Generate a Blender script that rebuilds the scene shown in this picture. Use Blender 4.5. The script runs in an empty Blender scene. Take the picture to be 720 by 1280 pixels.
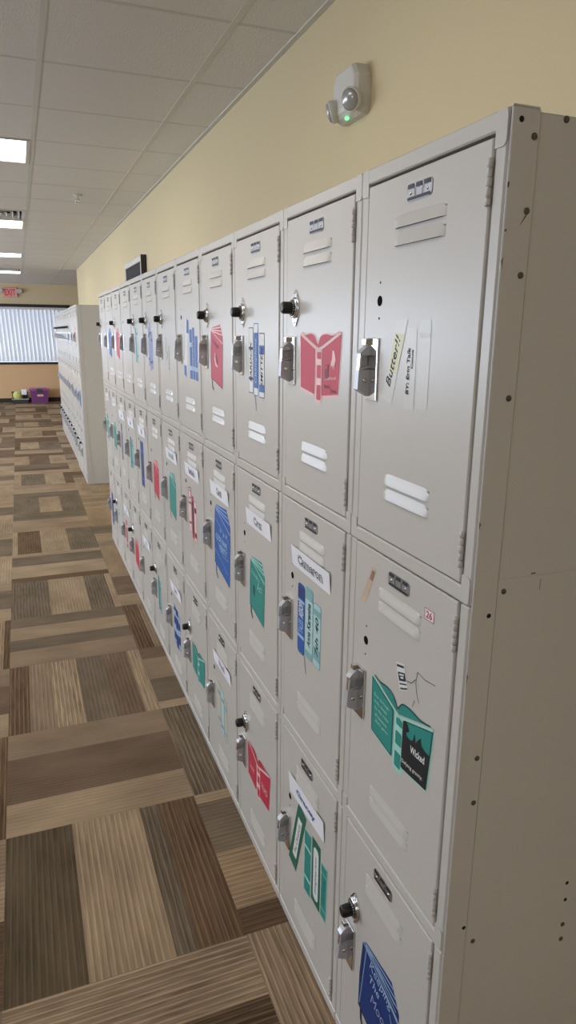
import bpy, math, random
from math import sin, cos, pi, radians
from mathutils import Vector

S = bpy.context.scene
COL = S.collection

# ------------------------------------------------------------------ camera, world, lights, exposure
cam_data = bpy.data.cameras.new('camera')
cam_data.sensor_fit = 'VERTICAL'
cam_data.sensor_height = 24.0
cam_data.lens = 853.5 / 1280 * 24.0
cam_data.clip_start = 0.02
cam = bpy.data.objects.new('camera', cam_data)
cam.location = (-0.5681, -0.7514, 1.5767)
cam.rotation_euler = (1.3152, -0.0087, -0.3658)
COL.objects.link(cam)
S.camera = cam

S.view_settings.view_transform = 'Standard'
S.view_settings.look = 'None'
S.view_settings.gamma = 1.0
S.view_settings.use_curve_mapping = False
S.view_settings.exposure = 0.55

world = bpy.data.worlds.new('sky')
S.world = world
world.use_nodes = True
bg = world.node_tree.nodes['Background']
bg.inputs[0].default_value = (0.72, 0.83, 1.0, 1)
bg.inputs[1].default_value = 8.4

LENS_POWER = 3.9       # emission of the fluorescent lenses


def portal(name, loc, rot, sx, sy):
    l = bpy.data.lights.new(name, 'AREA')
    l.shape = 'RECTANGLE'
    l.size, l.size_y = sx, sy
    l.cycles.is_portal = True
    o = bpy.data.objects.new(name, l)
    o.location = loc
    o.rotation_euler = rot
    COL.objects.link(o)


ROOM_L, ROOM_R, ROOM_B, ROOM_F = -5.2, 3.0, -5.0, 16.2
WALL = 0.4534          # face of the wall the lockers stand against
WALL_END = 12.0
CEIL = 2.597
LEFT_WINDOWS = [(-2.5, -1.6), (2.6, 5.8), (7.2, 10.6), (11.8, 15.4)]  # unseen windows, placed to light the room; rearmost added to brighten the end panel
WZ0, WZ1 = 0.88, 2.13
for k, (a, b) in enumerate(LEFT_WINDOWS):
    portal('daylight_portal', (ROOM_L - 0.1, (a + b) / 2, (WZ0 + WZ1) / 2), (0, -pi / 2, 0), WZ1 - WZ0, b - a)
FWX0, FWX1 = -3.2, 0.56
portal('daylight_portal', ((FWX0 + FWX1) / 2, ROOM_F + 0.1, 1.5), (-pi / 2, 0, 0), FWX1 - FWX0, WZ1 - WZ0)


# ------------------------------------------------------------------ materials
def lin(c):
    return tuple(((x / 255) / 12.92 if x / 255 <= 0.04045 else ((x / 255 + 0.055) / 1.055) ** 2.4) for x in c[:3]) + (1,)


MATS = {}


def mat(name, rgb, rough=0.6, metal=0.0, spec=0.5, emit=None, bump=None, vary=None, coat=0.0, trans=None):
    if name in MATS:
        return MATS[name]
    m = bpy.data.materials.new(name)
    m.use_nodes = True
    nt = m.node_tree
    b = nt.nodes['Principled BSDF']
    b.inputs['Base Color'].default_value = lin(rgb)
    b.inputs['Roughness'].default_value = rough
    b.inputs['Metallic'].default_value = metal
    b.inputs['Specular IOR Level'].default_value = spec
    b.inputs['Coat Weight'].default_value = coat
    if emit:
        b.inputs['Emission Color'].default_value = lin(emit[0])
        b.inputs['Emission Strength'].default_value = emit[1]
    tc = None
    if bump or vary:
        tc = nt.nodes.new('ShaderNodeTexCoord')
    if vary:   # slow uneven tone of the material itself
        n = nt.nodes.new('ShaderNodeTexNoise')
        n.inputs['Scale'].default_value = vary[0]
        n.inputs['Detail'].default_value = 4
        nt.links.new(tc.outputs['Object'], n.inputs['Vector'])
        r = nt.nodes.new('ShaderNodeMix')
        r.data_type = 'RGBA'
        c = lin(rgb)
        r.inputs[6].default_value = tuple(x * (1 - vary[1]) for x in c[:3]) + (1,)
        r.inputs[7].default_value = tuple(min(1, x * (1 + vary[1])) for x in c[:3]) + (1,)
        nt.links.new(n.outputs['Fac'], r.inputs[0])
        nt.links.new(r.outputs[2], b.inputs['Base Color'])
    if bump:
        n = nt.nodes.new('ShaderNodeTexNoise')
        n.inputs['Scale'].default_value = bump[0]
        n.inputs['Detail'].default_value = 3
        nt.links.new(tc.outputs['Object'], n.inputs['Vector'])
        bp = nt.nodes.new('ShaderNodeBump')
        bp.inputs['Strength'].default_value = bump[1]
        bp.inputs['Distance'].default_value = bump[2]
        nt.links.new(n.outputs['Fac'], bp.inputs['Height'])
        nt.links.new(bp.outputs['Normal'], b.inputs['Normal'])
    if trans:
        t = nt.nodes.new('ShaderNodeBsdfTranslucent')
        t.inputs['Color'].default_value = lin(rgb)
        mx = nt.nodes.new('ShaderNodeMixShader')
        mx.inputs[0].default_value = trans
        out = nt.nodes['Material Output']
        nt.links.new(b.outputs[0], mx.inputs[1])
        nt.links.new(t.outputs[0], mx.inputs[2])
        nt.links.new(mx.outputs[0], out.inputs['Surface'])
    MATS[name] = m
    return m


PAINT = mat('locker_paint', (200, 196, 189), 0.30, bump=(260, 0.06, 0.0003), spec=0.5, coat=0.0)
SIDE = mat('panel_paint', (210, 208, 206), 0.38, bump=(40, 0.10, 0.001), vary=(2.0, 0.03))
DARKGAP = mat('unlit_opening', (14, 13, 12), 0.9, spec=0.1)
CHROME = mat('chrome', (226, 228, 232), 0.14, metal=1.0)
STEEL = mat('worn_steel', (192, 192, 195), 0.36, metal=0.25)
BLACK = mat('black_plastic', (16, 16, 18), 0.35)
DIALWHITE = mat('dial_marks', (225, 225, 222), 0.5)
PLATE = mat('aluminium_plate', (172, 172, 174), 0.35, metal=0.75)
PLATE_DARK = mat('plate_recess', (34, 34, 38), 0.5)
BOLT = mat('bolt_metal', (104, 98, 90), 0.45, metal=0.7)
BOLT_HOLE = mat('bolt_hole', (18, 16, 15), 0.8)
WALLM = mat('wall_cream', (210, 194, 156), 0.75, bump=(150, 0.15, 0.002), spec=0.25)
WALLFAR = mat('wall_tan', (220, 202, 166), 0.75, bump=(150, 0.15, 0.002), spec=0.25)
ORANGE = mat('wall_orange', (228, 190, 146), 0.75, bump=(150, 0.15, 0.002), spec=0.25)
CEILM = mat('ceiling_tile', (220, 217, 212), 0.9, bump=(190, 0.55, 0.004), vary=(150, 0.05), spec=0.1)
GRIDM = mat('ceiling_grid', (206, 203, 196), 0.6)
GRIDX = mat('ceiling_cross_tee', (200, 197, 190), 0.7)
FRAMEDK = mat('window_frame_dark', (44, 40, 38), 0.5)
BASEB = mat('baseboard_vinyl', (52, 44, 38), 0.5)
WHITEPL = mat('white_plastic', (205, 202, 194), 0.45)
LENSM = mat('light_lens', (255, 255, 250), 0.5, emit=((255, 249, 242), LENS_POWER))
BLIND = mat('blind_fabric', (226, 228, 232), 0.7, trans=0.05)
PAPER = mat('paper_white', (236, 236, 240), 0.7)
INK = mat('ink_dark', (34, 36, 50), 0.7)
INKBLUE = mat('ink_blue', (52, 66, 130), 0.7)
RED = mat('vinyl_red', (196, 48, 72), 0.5)
REDDK = mat('vinyl_dark_red', (120, 28, 44), 0.5)
PINK = mat('vinyl_pink', (246, 200, 198), 0.5)
TEAL = mat('vinyl_teal', (38, 142, 132), 0.5)
TEALDK = mat('vinyl_dark_teal', (18, 74, 76), 0.5)
MINT = mat('vinyl_mint', (170, 222, 208), 0.5)
BLUE = mat('vinyl_blue', (32, 92, 172), 0.5)
NAVY = mat('vinyl_navy', (24, 56, 120), 0.5)
PALEBLUE = mat('vinyl_pale_blue', (160, 192, 226), 0.5)
AQUA = mat('vinyl_pale_aqua', (178, 214, 214), 0.5)
AQUADK = mat('vinyl_aqua', (128, 178, 182), 0.5)
CREAMV = mat('vinyl_white', (226, 228, 226), 0.5)
GREENDK = mat('vinyl_dark_green', (34, 104, 84), 0.5)
BLKV = mat('vinyl_black', (26, 30, 34), 0.5)
YELLOWT = mat('tape_yellow', (211, 208, 164), 0.35)
CLEART = mat('tape_clear', (205, 202, 194), 0.3)
ORANGET = mat('tape_worn_orange', (202, 178, 152), 0.6, vary=(60, 0.25))
GREYTX = mat('faded_grey', (150, 152, 156), 0.6)
LAV = mat('vinyl_lavender', (150, 160, 200), 0.5)
PURPLE = mat('tote_purple', (132, 76, 134), 0.4)
PURPLELID = mat('tote_lid_purple', (172, 96, 158), 0.4)
TOTEGREY = mat('tote_grey', (74, 78, 80), 0.45)
TOTECLEAR = mat('tote_clear', (165, 172, 172), 0.3)
YELLOWG = mat('yellow_green_cloth', (204, 206, 122), 0.8)
REDGLOW = mat('exit_red', (224, 84, 84), 0.5)
EXITWH = mat('exit_white', (236, 176, 168), 0.5)
GREENLED = mat('green_led', (120, 255, 150), 0.5, emit=((90, 255, 140), 2.0))
GLASSLAMP = mat('lamp_glass', (168, 168, 166), 0.18, metal=0.25)
SCREEN = mat('dark_screen', (20, 23, 27), 0.6, spec=0.15)
SCUFF = mat('scuff_mark', (92, 84, 76), 0.8)


# ------------------------------------------------------------------ mesh builder
class M:
    def __init__(self):
        self.v, self.f, self.m, self.s, self.mats = [], [], [], [], []

    def mi(self, material):
        if material not in self.mats:
            self.mats.append(material)
        return self.mats.index(material)

    def face(self, pts, material, smooth=False):
        i = len(self.v)
        self.v += [tuple(p) for p in pts]
        self.f.append(tuple(range(i, i + len(pts))))
        self.m.append(self.mi(material))
        self.s.append(smooth)

    def raw(self, verts, faces, material, smooth=False):
        i = len(self.v)
        self.v += [tuple(p) for p in verts]
        k = self.mi(material)
        for f in faces:
            self.f.append(tuple(i + j for j in f))
            self.m.append(k)
            self.s.append(smooth)

    def box(self, a, b, material, bev=0.0):
        (x0, y0, z0), (x1, y1, z1) = [(min(p, q)) for p, q in zip(a, b)], [max(p, q) for p, q in zip(a, b)]
        if bev <= 0:
            v = [(x0, y0, z0), (x1, y0, z0), (x1, y1, z0), (x0, y1, z0), (x0, y0, z1), (x1, y0, z1), (x1, y1, z1), (x0, y1, z1)]
            self.raw(v, [(0, 3, 2, 1), (4, 5, 6, 7), (0, 1, 5, 4), (1, 2, 6, 5), (2, 3, 7, 6), (3, 0, 4, 7)], material)
            return
        bev = min(bev, (x1 - x0) / 2.01, (y1 - y0) / 2.01, (z1 - z0) / 2.01)
        # chamfered box: every corner becomes three vertices
        v, idx = [], {}
        for sx in (0, 1):
            for sy in (0, 1):
                for sz in (0, 1):
                    X = (x0, x1)[sx]; Y = (y0, y1)[sy]; Z = (z0, z1)[sz]
                    dx = bev * (1 - 2 * sx); dy = bev * (1 - 2 * sy); dz = bev * (1 - 2 * sz)
                    for ax, p in enumerate(((X, Y + dy, Z + dz), (X + dx, Y, Z + dz), (X + dx, Y + dy, Z))):
                        idx[(sx, sy, sz, ax)] = len(v)
                        v.append(p)
        f = []
        for ax in range(3):
            for s in (0, 1):
                q = []
                for a_, b_ in ((0, 0), (1, 0), (1, 1), (0, 1)):
                    c = [0, 0, 0]
                    c[ax] = s; c[(ax + 1) % 3] = a_; c[(ax + 2) % 3] = b_
                    q.append(idx[(*c, ax)])
                f.append(tuple(q) if s else tuple(reversed(q)))
        for ax in range(3):          # edges along axis ax
            o1, o2 = (ax + 1) % 3, (ax + 2) % 3
            for s1 in (0, 1):
                for s2 in (0, 1):
                    c0 = [0, 0, 0]; c0[o1] = s1; c0[o2] = s2
                    c1 = list(c0); c1[ax] = 1
                    q = (idx[(*c0, o1)], idx[(*c1, o1)], idx[(*c1, o2)], idx[(*c0, o2)])
                    f.append(q if (s1 == s2) else tuple(reversed(q)))
        for sx in (0, 1):
            for sy in (0, 1):
                for sz in (0, 1):
                    q = tuple(idx[(sx, sy, sz, ax)] for ax in range(3))
                    f.append(q if (sx + sy + sz) % 2 else tuple(reversed(q)))
        self.raw(v, f, material)

    def extrude(self, poly, axis, a, b, material, smooth=False):
        """poly: 2-D points in the two remaining axes (in axis order); extruded along axis from a to b"""
        def P(p, t):
            q = list(p); q.insert(axis, t)
            return tuple(q)
        n = len(poly)
        v = [P(p, a) for p in poly] + [P(p, b) for p in poly]
        f = [tuple(range(n)), tuple(range(2 * n - 1, n - 1, -1))]
        self.raw(v, f, material)
        self.raw(v, [(i, i + n, (i + 1) % n + n, (i + 1) % n) for i in range(n)], material, smooth)

    def lathe(self, prof, c, axis, material, n=24, sx=1.0, sy=1.0, smooth=True):
        """prof: [(radius, height)] along axis through c"""
        v = []
        o1, o2 = (axis + 1) % 3, (axis + 2) % 3
        for r, h in prof:
            for k in range(n):
                p = [0, 0, 0]
                p[axis] = c[axis] + h
                p[o1] = c[o1] + r * cos(2 * pi * k / n) * sx
                p[o2] = c[o2] + r * sin(2 * pi * k / n) * sy
                v.append(tuple(p))
        f = []
        for i in range(len(prof) - 1):
            for k in range(n):
                f.append((i * n + k, i * n + (k + 1) % n, (i + 1) * n + (k + 1) % n, (i + 1) * n + k))
        self.raw(v, f, material, smooth)
        m = len(prof) - 1
        self.raw(v[:n], [tuple(range(n - 1, -1, -1))], material)
        self.raw(v[m * n:], [tuple(range(n))], material)

    def tube(self, path, r, material, n=8):
        rings = []
        for i, p in enumerate(path):
            p = Vector(p)
            d = (Vector(path[min(i + 1, len(path) - 1)]) - Vector(path[max(i - 1, 0)])).normalized()
            a = d.cross(Vector((0, 0, 1)))
            if a.length < 1e-3:
                a = d.cross(Vector((1, 0, 0)))
            a.normalize()
            b = d.cross(a)
            rings.append([tuple(p + r * (cos(2 * pi * k / n) * a + sin(2 * pi * k / n) * b)) for k in range(n)])
        v = [q for g in rings for q in g]
        f = [(i * n + k, i * n + (k + 1) % n, (i + 1) * n + (k + 1) % n, (i + 1) * n + k) for i in range(len(path) - 1) for k in range(n)]
        self.raw(v, f, material, True)
        self.raw(rings[0], [tuple(range(n))], material)
        self.raw(rings[-1], [tuple(range(n - 1, -1, -1))], material)

    def mesh(self, name, fix=True):
        me = bpy.data.meshes.new(name)
        me.from_pydata(self.v, [], self.f)
        for m in self.mats:
            me.materials.append(m)
        me.polygons.foreach_set('material_index', self.m)
        me.polygons.foreach_set('use_smooth', self.s)
        if fix:
            import bmesh
            bm = bmesh.new()
            bm.from_mesh(me)
            bmesh.ops.remove_doubles(bm, verts=bm.verts, dist=1e-6)
            bmesh.ops.recalc_face_normals(bm, faces=bm.faces)
            bm.to_mesh(me)
            bm.free()
        me.update()
        return me


def link(name, me, parent=None, loc=(0, 0, 0)):
    o = bpy.data.objects.new(name, me)
    o.location = loc
    COL.objects.link(o)
    if parent:
        o.parent = parent
    return o


def tag(o, label=None, cat=None, group=None, kind=None):
    if label: o['label'] = label
    if cat: o['category'] = cat
    if group: o['group'] = group
    if kind: o['kind'] = kind
    return o


def empty(name, loc, label, cat, group=None):
    o = bpy.data.objects.new(name, None)
    o.location = loc
    o.empty_display_size = 0.1
    COL.objects.link(o)
    return tag(o, label, cat, group)


def struct(name, mb):
    return tag(link(name, mb.mesh(name)), kind='structure')


# ------------------------------------------------------------------ carpet
random.seed(11)
TX0, TY0, TS = -0.737, 0.685, 0.613
PAL = {'L': (156, 135, 109), 'M': (142, 122, 99), 'G': (115, 101, 83), 'D': (114, 95, 76),
       'R': (106, 85, 64), 'O': (92, 79, 61), 'T': (150, 127, 100), 'B': (92, 74, 57)}
# known tiles: (column, row) -> [(fraction end, tone, stripe contrast)], along x or y by parity
KNOWN = {
    (0, 0): [(0.33, 'O', .30), (0.69, 'L', .30), (0.79, 'G', .4), (1, 'R', .45)],
    (0, -1): [(0.70, 'B', .6), (1, 'M', .5)],
    (0, 1): [(0.275, 'L', .12), (0.715, 'D', .08), (1, 'M', .08)],
    (0, 2): [(0.14, 'R', .5), (0.30, 'M', .25), (0.50, 'L', .5), (0.70, 'G', .2), (0.90, 'D', .25), (1, 'L', .35)],
    (0, 3): [(0.30, 'M', .1), (0.52, 'G', .15), (0.78, 'L', .1), (1, 'G', .15)],
    (0, 4): [(0.36, 'G', .35), (0.72, 'L', .15), (0.94, 'G', .35), (1, 'L', .2)],
    (0, 5): [(0.14, 'R', .2), (0.55, 'L', .12), (0.88, 'G', .2), (1, 'L', .1)],
    (0, 6): [(0.06, 'L', .2), (0.33, 'R', .3), (0.66, 'L', .15), (1, 'G', .25)],
    (0, 7): [(0.35, 'M', .15), (0.6, 'L', .15), (1, 'G', .15)],
    (0, 8): [(0.37, 'G', .2), (0.68, 'L', .12), (1, 'G', .3)],
    (0, 9): [(0.35, 'G', .2), (0.70, 'L', .12), (1, 'M', .2)],
    (0, 10): [(0.12, 'L', .2), (0.52, 'G', .25), (0.85, 'L', .12), (1, 'R', .2)],
    (0, 12): [(0.28, 'T', .2), (0.68, 'D', .3), (1, 'L', .12)],
    (0, 14): [(0.12, 'R', .2), (0.52, 'L', .12), (1, 'G', .3)],
    (1, 0): [(0.145, 'B', .35), (0.52, 'T', .3), (0.92, 'G', .25), (1, 'L', .15)],
    (1, -1): [(1, 'M', .5)],
    (1, 1): [(0.45, 'G', .5), (1, 'D', .3)],
    (1, 2): [(0.10, 'L', .15), (0.45, 'G', .15), (0.8, 'M', .15), (1, 'D', .2)],
    (1, 3): [(0.14, 'R', .5), (0.4, 'M', .3), (1, 'M', .2)],
    (1, 4): [(0.3, 'L', .12), (0.85, 'D', .25), (1, 'M', .1)],
    (1, 5): [(0.3, 'T', .12), (1, 'T', .15)],
    (1, 6): [(0.25, 'M', .2), (0.6, 'L', .12), (1, 'G', .2)],
    (-1, 0): [(0.45, 'B', .3), (0.7, 'L', .2), (1, 'M', .2)],
    (-1, 1): [(0.5, 'L', .3), (0.93, 'D', .4), (1, 'R', .5)],
    (-1, 2): [(0.3, 'L', .15), (0.72, 'D', .15), (1, 'M', .15)],
    (-1, 3): [(0.6, 'G', .3), (0.95, 'T', .4), (1, 'R', .4)],
}
verts, faces, cols, uvs = [], [], [], []


def strip(x0, y0, x1, y1, tone, amp, along_y):
    i = len(verts)
    verts.extend([(x0, y0, 0), (x1, y0, 0), (x1, y1, 0), (x0, y1, 0)])
    faces.append((i, i + 1, i + 2, i + 3))
    c = lin(PAL[tone])
    j = 1 + random.uniform(-0.06, 0.06)
    cols.extend([(c[0] * j, c[1] * j, c[2] * j, amp)] * 4)
    off = random.uniform(0, 50)
    for x, y in ((x0, y0), (x1, y0), (x1, y1), (x0, y1)):
        uvs.append((x + off, y + off) if along_y else (y + off, x + off))


for ci in range(-8, 7):
    for ri in range(-10, 26):
        x0 = TX0 + ci * TS; y0 = TY0 + ri * TS
        if x0 > ROOM_R or y0 > ROOM_F or x0 + TS < ROOM_L or y0 + TS < ROOM_B:
            continue
        along_y = (ci + ri) % 2 == 0
        spec = KNOWN.get((ci, ri))
        if spec is None:
            n = random.choice([3, 3, 4])
            cuts = sorted(random.uniform(0.15, 0.85) for _ in range(n - 1)) + [1]
            last = ''
            spec = []
            for q in cuts:
                t = random.choice([t for t in 'LLMGDTRG' if t != last])
                last = t
                spec.append((q, t, random.choice([.12, .2, .3])))
        a = 0.0
        for b, tone, amp in spec:
            if along_y:
                strip(x0 + a * TS, y0, x0 + b * TS, y0 + TS, tone, amp, True)
            else:
                strip(x0, y0 + a * TS, x0 + TS, y0 + b * TS, tone, amp, False)
            a = b
fm = bpy.data.meshes.new('floor')
fm.from_pydata(verts, [], faces)
ca = fm.color_attributes.new('tint', 'FLOAT_COLOR', 'CORNER')
ca.data.foreach_set('color', [x for c in cols for x in c])
ul = fm.uv_layers.new(name='UVMap')
ul.data.foreach_set('uv', [x for u in uvs for x in u])
fmat = bpy.data.materials.new('carpet_tiles')
fmat.use_nodes = True
nt = fmat.node_tree
N = nt.nodes.new
b = nt.nodes['Principled BSDF']
b.inputs['Roughness'].default_value = 0.95
b.inputs['Specular IOR Level'].default_value = 0.1
at = N('ShaderNodeAttribute'); at.attribute_name = 'tint'
uv = N('ShaderNodeUVMap'); uv.uv_map = 'UVMap'
mp = N('ShaderNodeMapping'); mp.inputs['Scale'].default_value = (120, 7, 1)
nt.links.new(uv.outputs[0], mp.inputs[0])
n1 = N('ShaderNodeTexNoise'); n1.noise_dimensions = '2D'; n1.inputs['Scale'].default_value = 1.0; n1.inputs['Detail'].default_value = 2
nt.links.new(mp.outputs[0], n1.inputs['Vector'])
wv = N('ShaderNodeTexWave'); wv.inputs['Scale'].default_value = 18.0; wv.inputs['Distortion'].default_value = 0.4
wv.inputs['Detail Scale'].default_value = 0.5
nt.links.new(uv.outputs[0], wv.inputs['Vector'])
mp2 = N('ShaderNodeMapping'); mp2.inputs['Scale'].default_value = (7, 3, 1)
nt.links.new(uv.outputs[0], mp2.inputs[0])
n2 = N('ShaderNodeTexNoise'); n2.noise_dimensions = '2D'; n2.inputs['Scale'].default_value = 1.0; n2.inputs['Detail'].default_value = 3
nt.links.new(mp2.outputs[0], n2.inputs['Vector'])


def math_(op, a_, b_):
    m = N('ShaderNodeMath'); m.operation = op
    for i, q in enumerate((a_, b_)):
        if isinstance(q, (int, float)):
            m.inputs[i].default_value = q
        else:
            nt.links.new(q, m.inputs[i])
    return m.outputs[0]


wpow = math_('POWER', wv.outputs['Fac'], 9.0)
st = math_('ADD', math_('MULTIPLY', math_('SUBTRACT', wpow, 0.18), 1.35), math_('MULTIPLY', math_('SUBTRACT', n1.outputs['Fac'], 0.5), 2.2))
st = math_('MULTIPLY', st, at.outputs['Alpha'])
st = math_('ADD', st, math_('MULTIPLY', math_('SUBTRACT', n2.outputs['Fac'], 0.5), 0.75))
st = math_('ADD', st, 1.0)
sc = N('ShaderNodeVectorMath'); sc.operation = 'SCALE'
nt.links.new(at.outputs['Color'], sc.inputs[0])
nt.links.new(st, sc.inputs['Scale'])
nt.links.new(sc.outputs[0], b.inputs['Base Color'])
bp = N('ShaderNodeBump'); bp.inputs['Strength'].default_value = 0.35; bp.inputs['Distance'].default_value = 0.002
nt.links.new(wv.outputs['Fac'], bp.inputs['Height'])
nt.links.new(bp.outputs[0], b.inputs['Normal'])
fm.materials.append(fmat)
floor = tag(link('floor', fm), kind='structure')

# ------------------------------------------------------------------ room shell
T = 0.12
m = M(); m.box((WALL, ROOM_B, 0), (WALL + T, WALL_END, CEIL), WALLM); struct('wall_right', m)
m = M(); m.box((WALL + T, WALL_END - T, 0), (ROOM_R, WALL_END, CEIL), WALLFAR); struct('wall_alcove', m)
m = M(); m.box((ROOM_R, WALL_END, 0), (ROOM_R + T, ROOM_F, CEIL), WALLFAR); struct('wall_alcove_end', m)
m = M(); m.box((ROOM_L, ROOM_B - T, 0), (WALL + T, ROOM_B, CEIL), WALLM); struct('wall_back', m)
# far wall with the blinded window; orange paint below the sill
m = M()
m.box((ROOM_L, ROOM_F, WZ1 + 0.02), (ROOM_R, ROOM_F + T, CEIL), WALLFAR)
m.box((ROOM_L, ROOM_F, 0), (0.30, ROOM_F + T, WZ0 - 0.02), ORANGE)
m.box((0.30, ROOM_F, 0), (ROOM_R, ROOM_F + T, WZ0 - 0.02), WALLFAR)
m.box((FWX1, ROOM_F, WZ0 - 0.02), (ROOM_R, ROOM_F + T, WZ1 + 0.02), WALLFAR)
m.box((ROOM_L, ROOM_F, WZ0 - 0.02), (FWX0, ROOM_F + T, WZ1 + 0.02), WALLFAR)
struct('wall_far', m)
m = M()
fy0 = ROOM_F - 0.035
m.box((FWX0 - .03, fy0, WZ1 - 0.035), (FWX1 + .03, ROOM_F + .06, WZ1 + 0.03), FRAMEDK, .004)
m.box((FWX0 - .03, fy0, WZ0 - 0.03), (FWX1 + .03, ROOM_F + .06, WZ0 + 0.025), FRAMEDK, .004)
for x in (FWX0, FWX1):
    m.box((x - .03, fy0, WZ0), (x + .03, ROOM_F + .06, WZ1), FRAMEDK, .004)
struct('window_1', m)
# left wall with unseen windows, put in to light the room
m = M()
m.box((ROOM_L - T, ROOM_B, 0), (ROOM_L, ROOM_F, WZ0), WALLM)
m.box((ROOM_L - T, ROOM_B, WZ1), (ROOM_L, ROOM_F, CEIL), WALLM)
ys = [ROOM_B] + [y for w in LEFT_WINDOWS for y in w] + [ROOM_F]
for i in range(0, len(ys), 2):
    m.box((ROOM_L - T, ys[i], WZ0), (ROOM_L, ys[i + 1], WZ1), WALLM)
struct('wall_left', m)
for k, (a, c) in enumerate(LEFT_WINDOWS):
    m = M()
    for z in (WZ0, WZ1):
        m.box((ROOM_L - .09, a, z - .03), (ROOM_L + .02, c, z + .03), FRAMEDK, .004)
    for y in (a, (a + c) / 2, c):
        m.box((ROOM_L - .09, y - .03, WZ0), (ROOM_L + .02, y + .03, WZ1), FRAMEDK, .004)
    struct('window_%d' % (k + 2), m)
m = M(); m.box((WALL - .012, 4.60, 0), (WALL, 6.66, .10), BASEB, .003); m.box((WALL - .012, 11.3, 0), (WALL, WALL_END, .10), BASEB, .003); struct('baseboard_right', m)
m = M(); m.box((ROOM_L, ROOM_F - .012, 0), (ROOM_R, ROOM_F, .095), BASEB, .003); struct('baseboard_far', m)

# ceiling: 2 ft lay-in tiles; the cells of the lights and vents are left open
GX0, GY0, G = 0.2079, 1.808, 0.61
lights = [(-1, -3.05 + 3.05 * 0 + 0.0)]
LIGHT_ROWS = [1.808 + 0.61 * 3 + 3.05 * k for k in range(-2, 4)]     # near edge of each lamp; rearmost added behind the camera for light
LIGHT_COLS = [-1.622, -4.062]                                       # left edge, 4 ft long; unseen outer row added to light the room
VENT_Y = [1.808 + 0.61 * 7, 1.808 + 0.61 * 17]
open_cells = set()
for y in LIGHT_ROWS:
    for x in LIGHT_COLS:
        for d in (0, 1):
            open_cells.add((round((x - GX0) / G) + d, round((y - GY0) / G)))
for y in VENT_Y:
    open_cells.add((round((-1.012 - GX0) / G), round((y - GY0) / G)))
m = M()
for i in range(-9, 5):
    for j in range(-12, 25):
        x0 = GX0 + i * G; y0 = GY0 + j * G
        xa, xb, ya, yb = max(x0, ROOM_L), min(x0 + G, ROOM_R), max(y0, ROOM_B), min(y0 + G, ROOM_F)
        if xa >= xb or ya >= yb or (i, j) in open_cells:
            continue
        m.face([(xa, ya, CEIL), (xa, yb, CEIL), (xb, yb, CEIL), (xb, ya, CEIL)], CEILM)
m.box((ROOM_L, ROOM_B, CEIL + .13), (ROOM_R, ROOM_F, CEIL + .15), CEILM)
struct('ceiling', m)
m = M()
for i in range(-9, 6):
    x = GX0 + i * G
    if x < ROOM_L or x > ROOM_R: continue
    m.box((x - .012, ROOM_B, CEIL - .0015), (x + .011, ROOM_F if x < WALL else ROOM_F, CEIL + .02), GRIDM)
for j in range(-12, 25):
    y = GY0 + j * G
    if y < ROOM_B or y > ROOM_F: continue
    for i in range(-9, 5):
        xa, xb = max(GX0 + i * G + .011, ROOM_L), min(GX0 + (i + 1) * G - .011, ROOM_R)
        if (i in [round((x - GX0) / G) + d for x in LIGHT_COLS for d in (0, 1)]) and False: continue
        m.box((xa, y - .009, CEIL - .0006), (xb, y + .009, CEIL + .02), GRIDX)
struct('trim_1', m)
m = M()
m.box((WALL - .022, ROOM_B, CEIL - .004), (WALL, WALL_END, CEIL + .012), GRIDM, .001)
struct('trim_2', m)

# recessed fluorescent lights
ORD = ['first', 'second', 'third', 'fourth', 'fifth', 'sixth', 'seventh', 'eighth', 'ninth', 'tenth', 'eleventh', 'twelfth']
m = M()
LX, LY = 1.196, 0.586
for a, c in (((0, 0), (LX, .022)), ((0, LY - .022), (LX, LY)), ((0, .022), (.022, LY - .022)), ((LX - .022, .022), (LX, LY - .022))):
    m.box((a[0], a[1], -.004), (c[0], c[1], .05), WHITEPL, .002)
light_frame = m.mesh('frame')
m = M()
m.box((.022, .022, .010), (LX - .022, LY - .022, .016), LENSM)
light_lens = m.mesh('diffuser')
m = M()
m.box((0, 0, .05), (LX, LY, .06), WHITEPL)
light_house = m.mesh('housing')
li = 0
for x in LIGHT_COLS:
    for k, y in enumerate(LIGHT_ROWS):
        if x < -2:
            lab = 'added unseen fluorescent ceiling light in the outer row, %s from the camera' % ORD[k]
        elif k == 0:
            lab = 'added unseen fluorescent ceiling light behind the camera, in the row along the lockers'
        else:
            lab = 'glowing rectangular ceiling light, %s one visible down the aisle' % ORD[k - 1]
        r = empty('ceiling_light', (x + .012, y + .012, CEIL), lab, 'ceiling light', 'recessed ceiling lights')
        link('frame', light_frame, r); link('diffuser', light_lens, r); link('housing', light_house, r)

# air vents
m = M()
for a, c in (((0, 0), (.586, .03)), ((0, .556), (.586, .586)), ((0, .03), (.03, .556)), ((.556, .03), (.586, .556))):
    m.box((a[0], a[1], -.004), (c[0], c[1], .02), WHITEPL, .002)
vent_frame = m.mesh('frame')
m = M()
for k in range(1, 5):          # nested sloping square blades
    a = .03 + k * .052 - .03; w = .024
    o0, o1 = a, .586 - a
    i0, i1 = a + w, .586 - a - w
    A_ = [(o0, o0, -.002), (o1, o0, -.002), (o1, o1, -.002), (o0, o1, -.002)]
    B_ = [(i0, i0, .03), (i1, i0, .03), (i1, i1, .03), (i0, i1, .03)]
    for q in range(4):
        m.face([A_[q], A_[(q + 1) % 4], B_[(q + 1) % 4], B_[q]], WHITEPL)
vent_blades = m.mesh('blades', fix=False)
m = M()
m.box((.03, .03, .05), (.556, .556, .055), DARKGAP)
vent_back = m.mesh('duct_opening')
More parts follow.
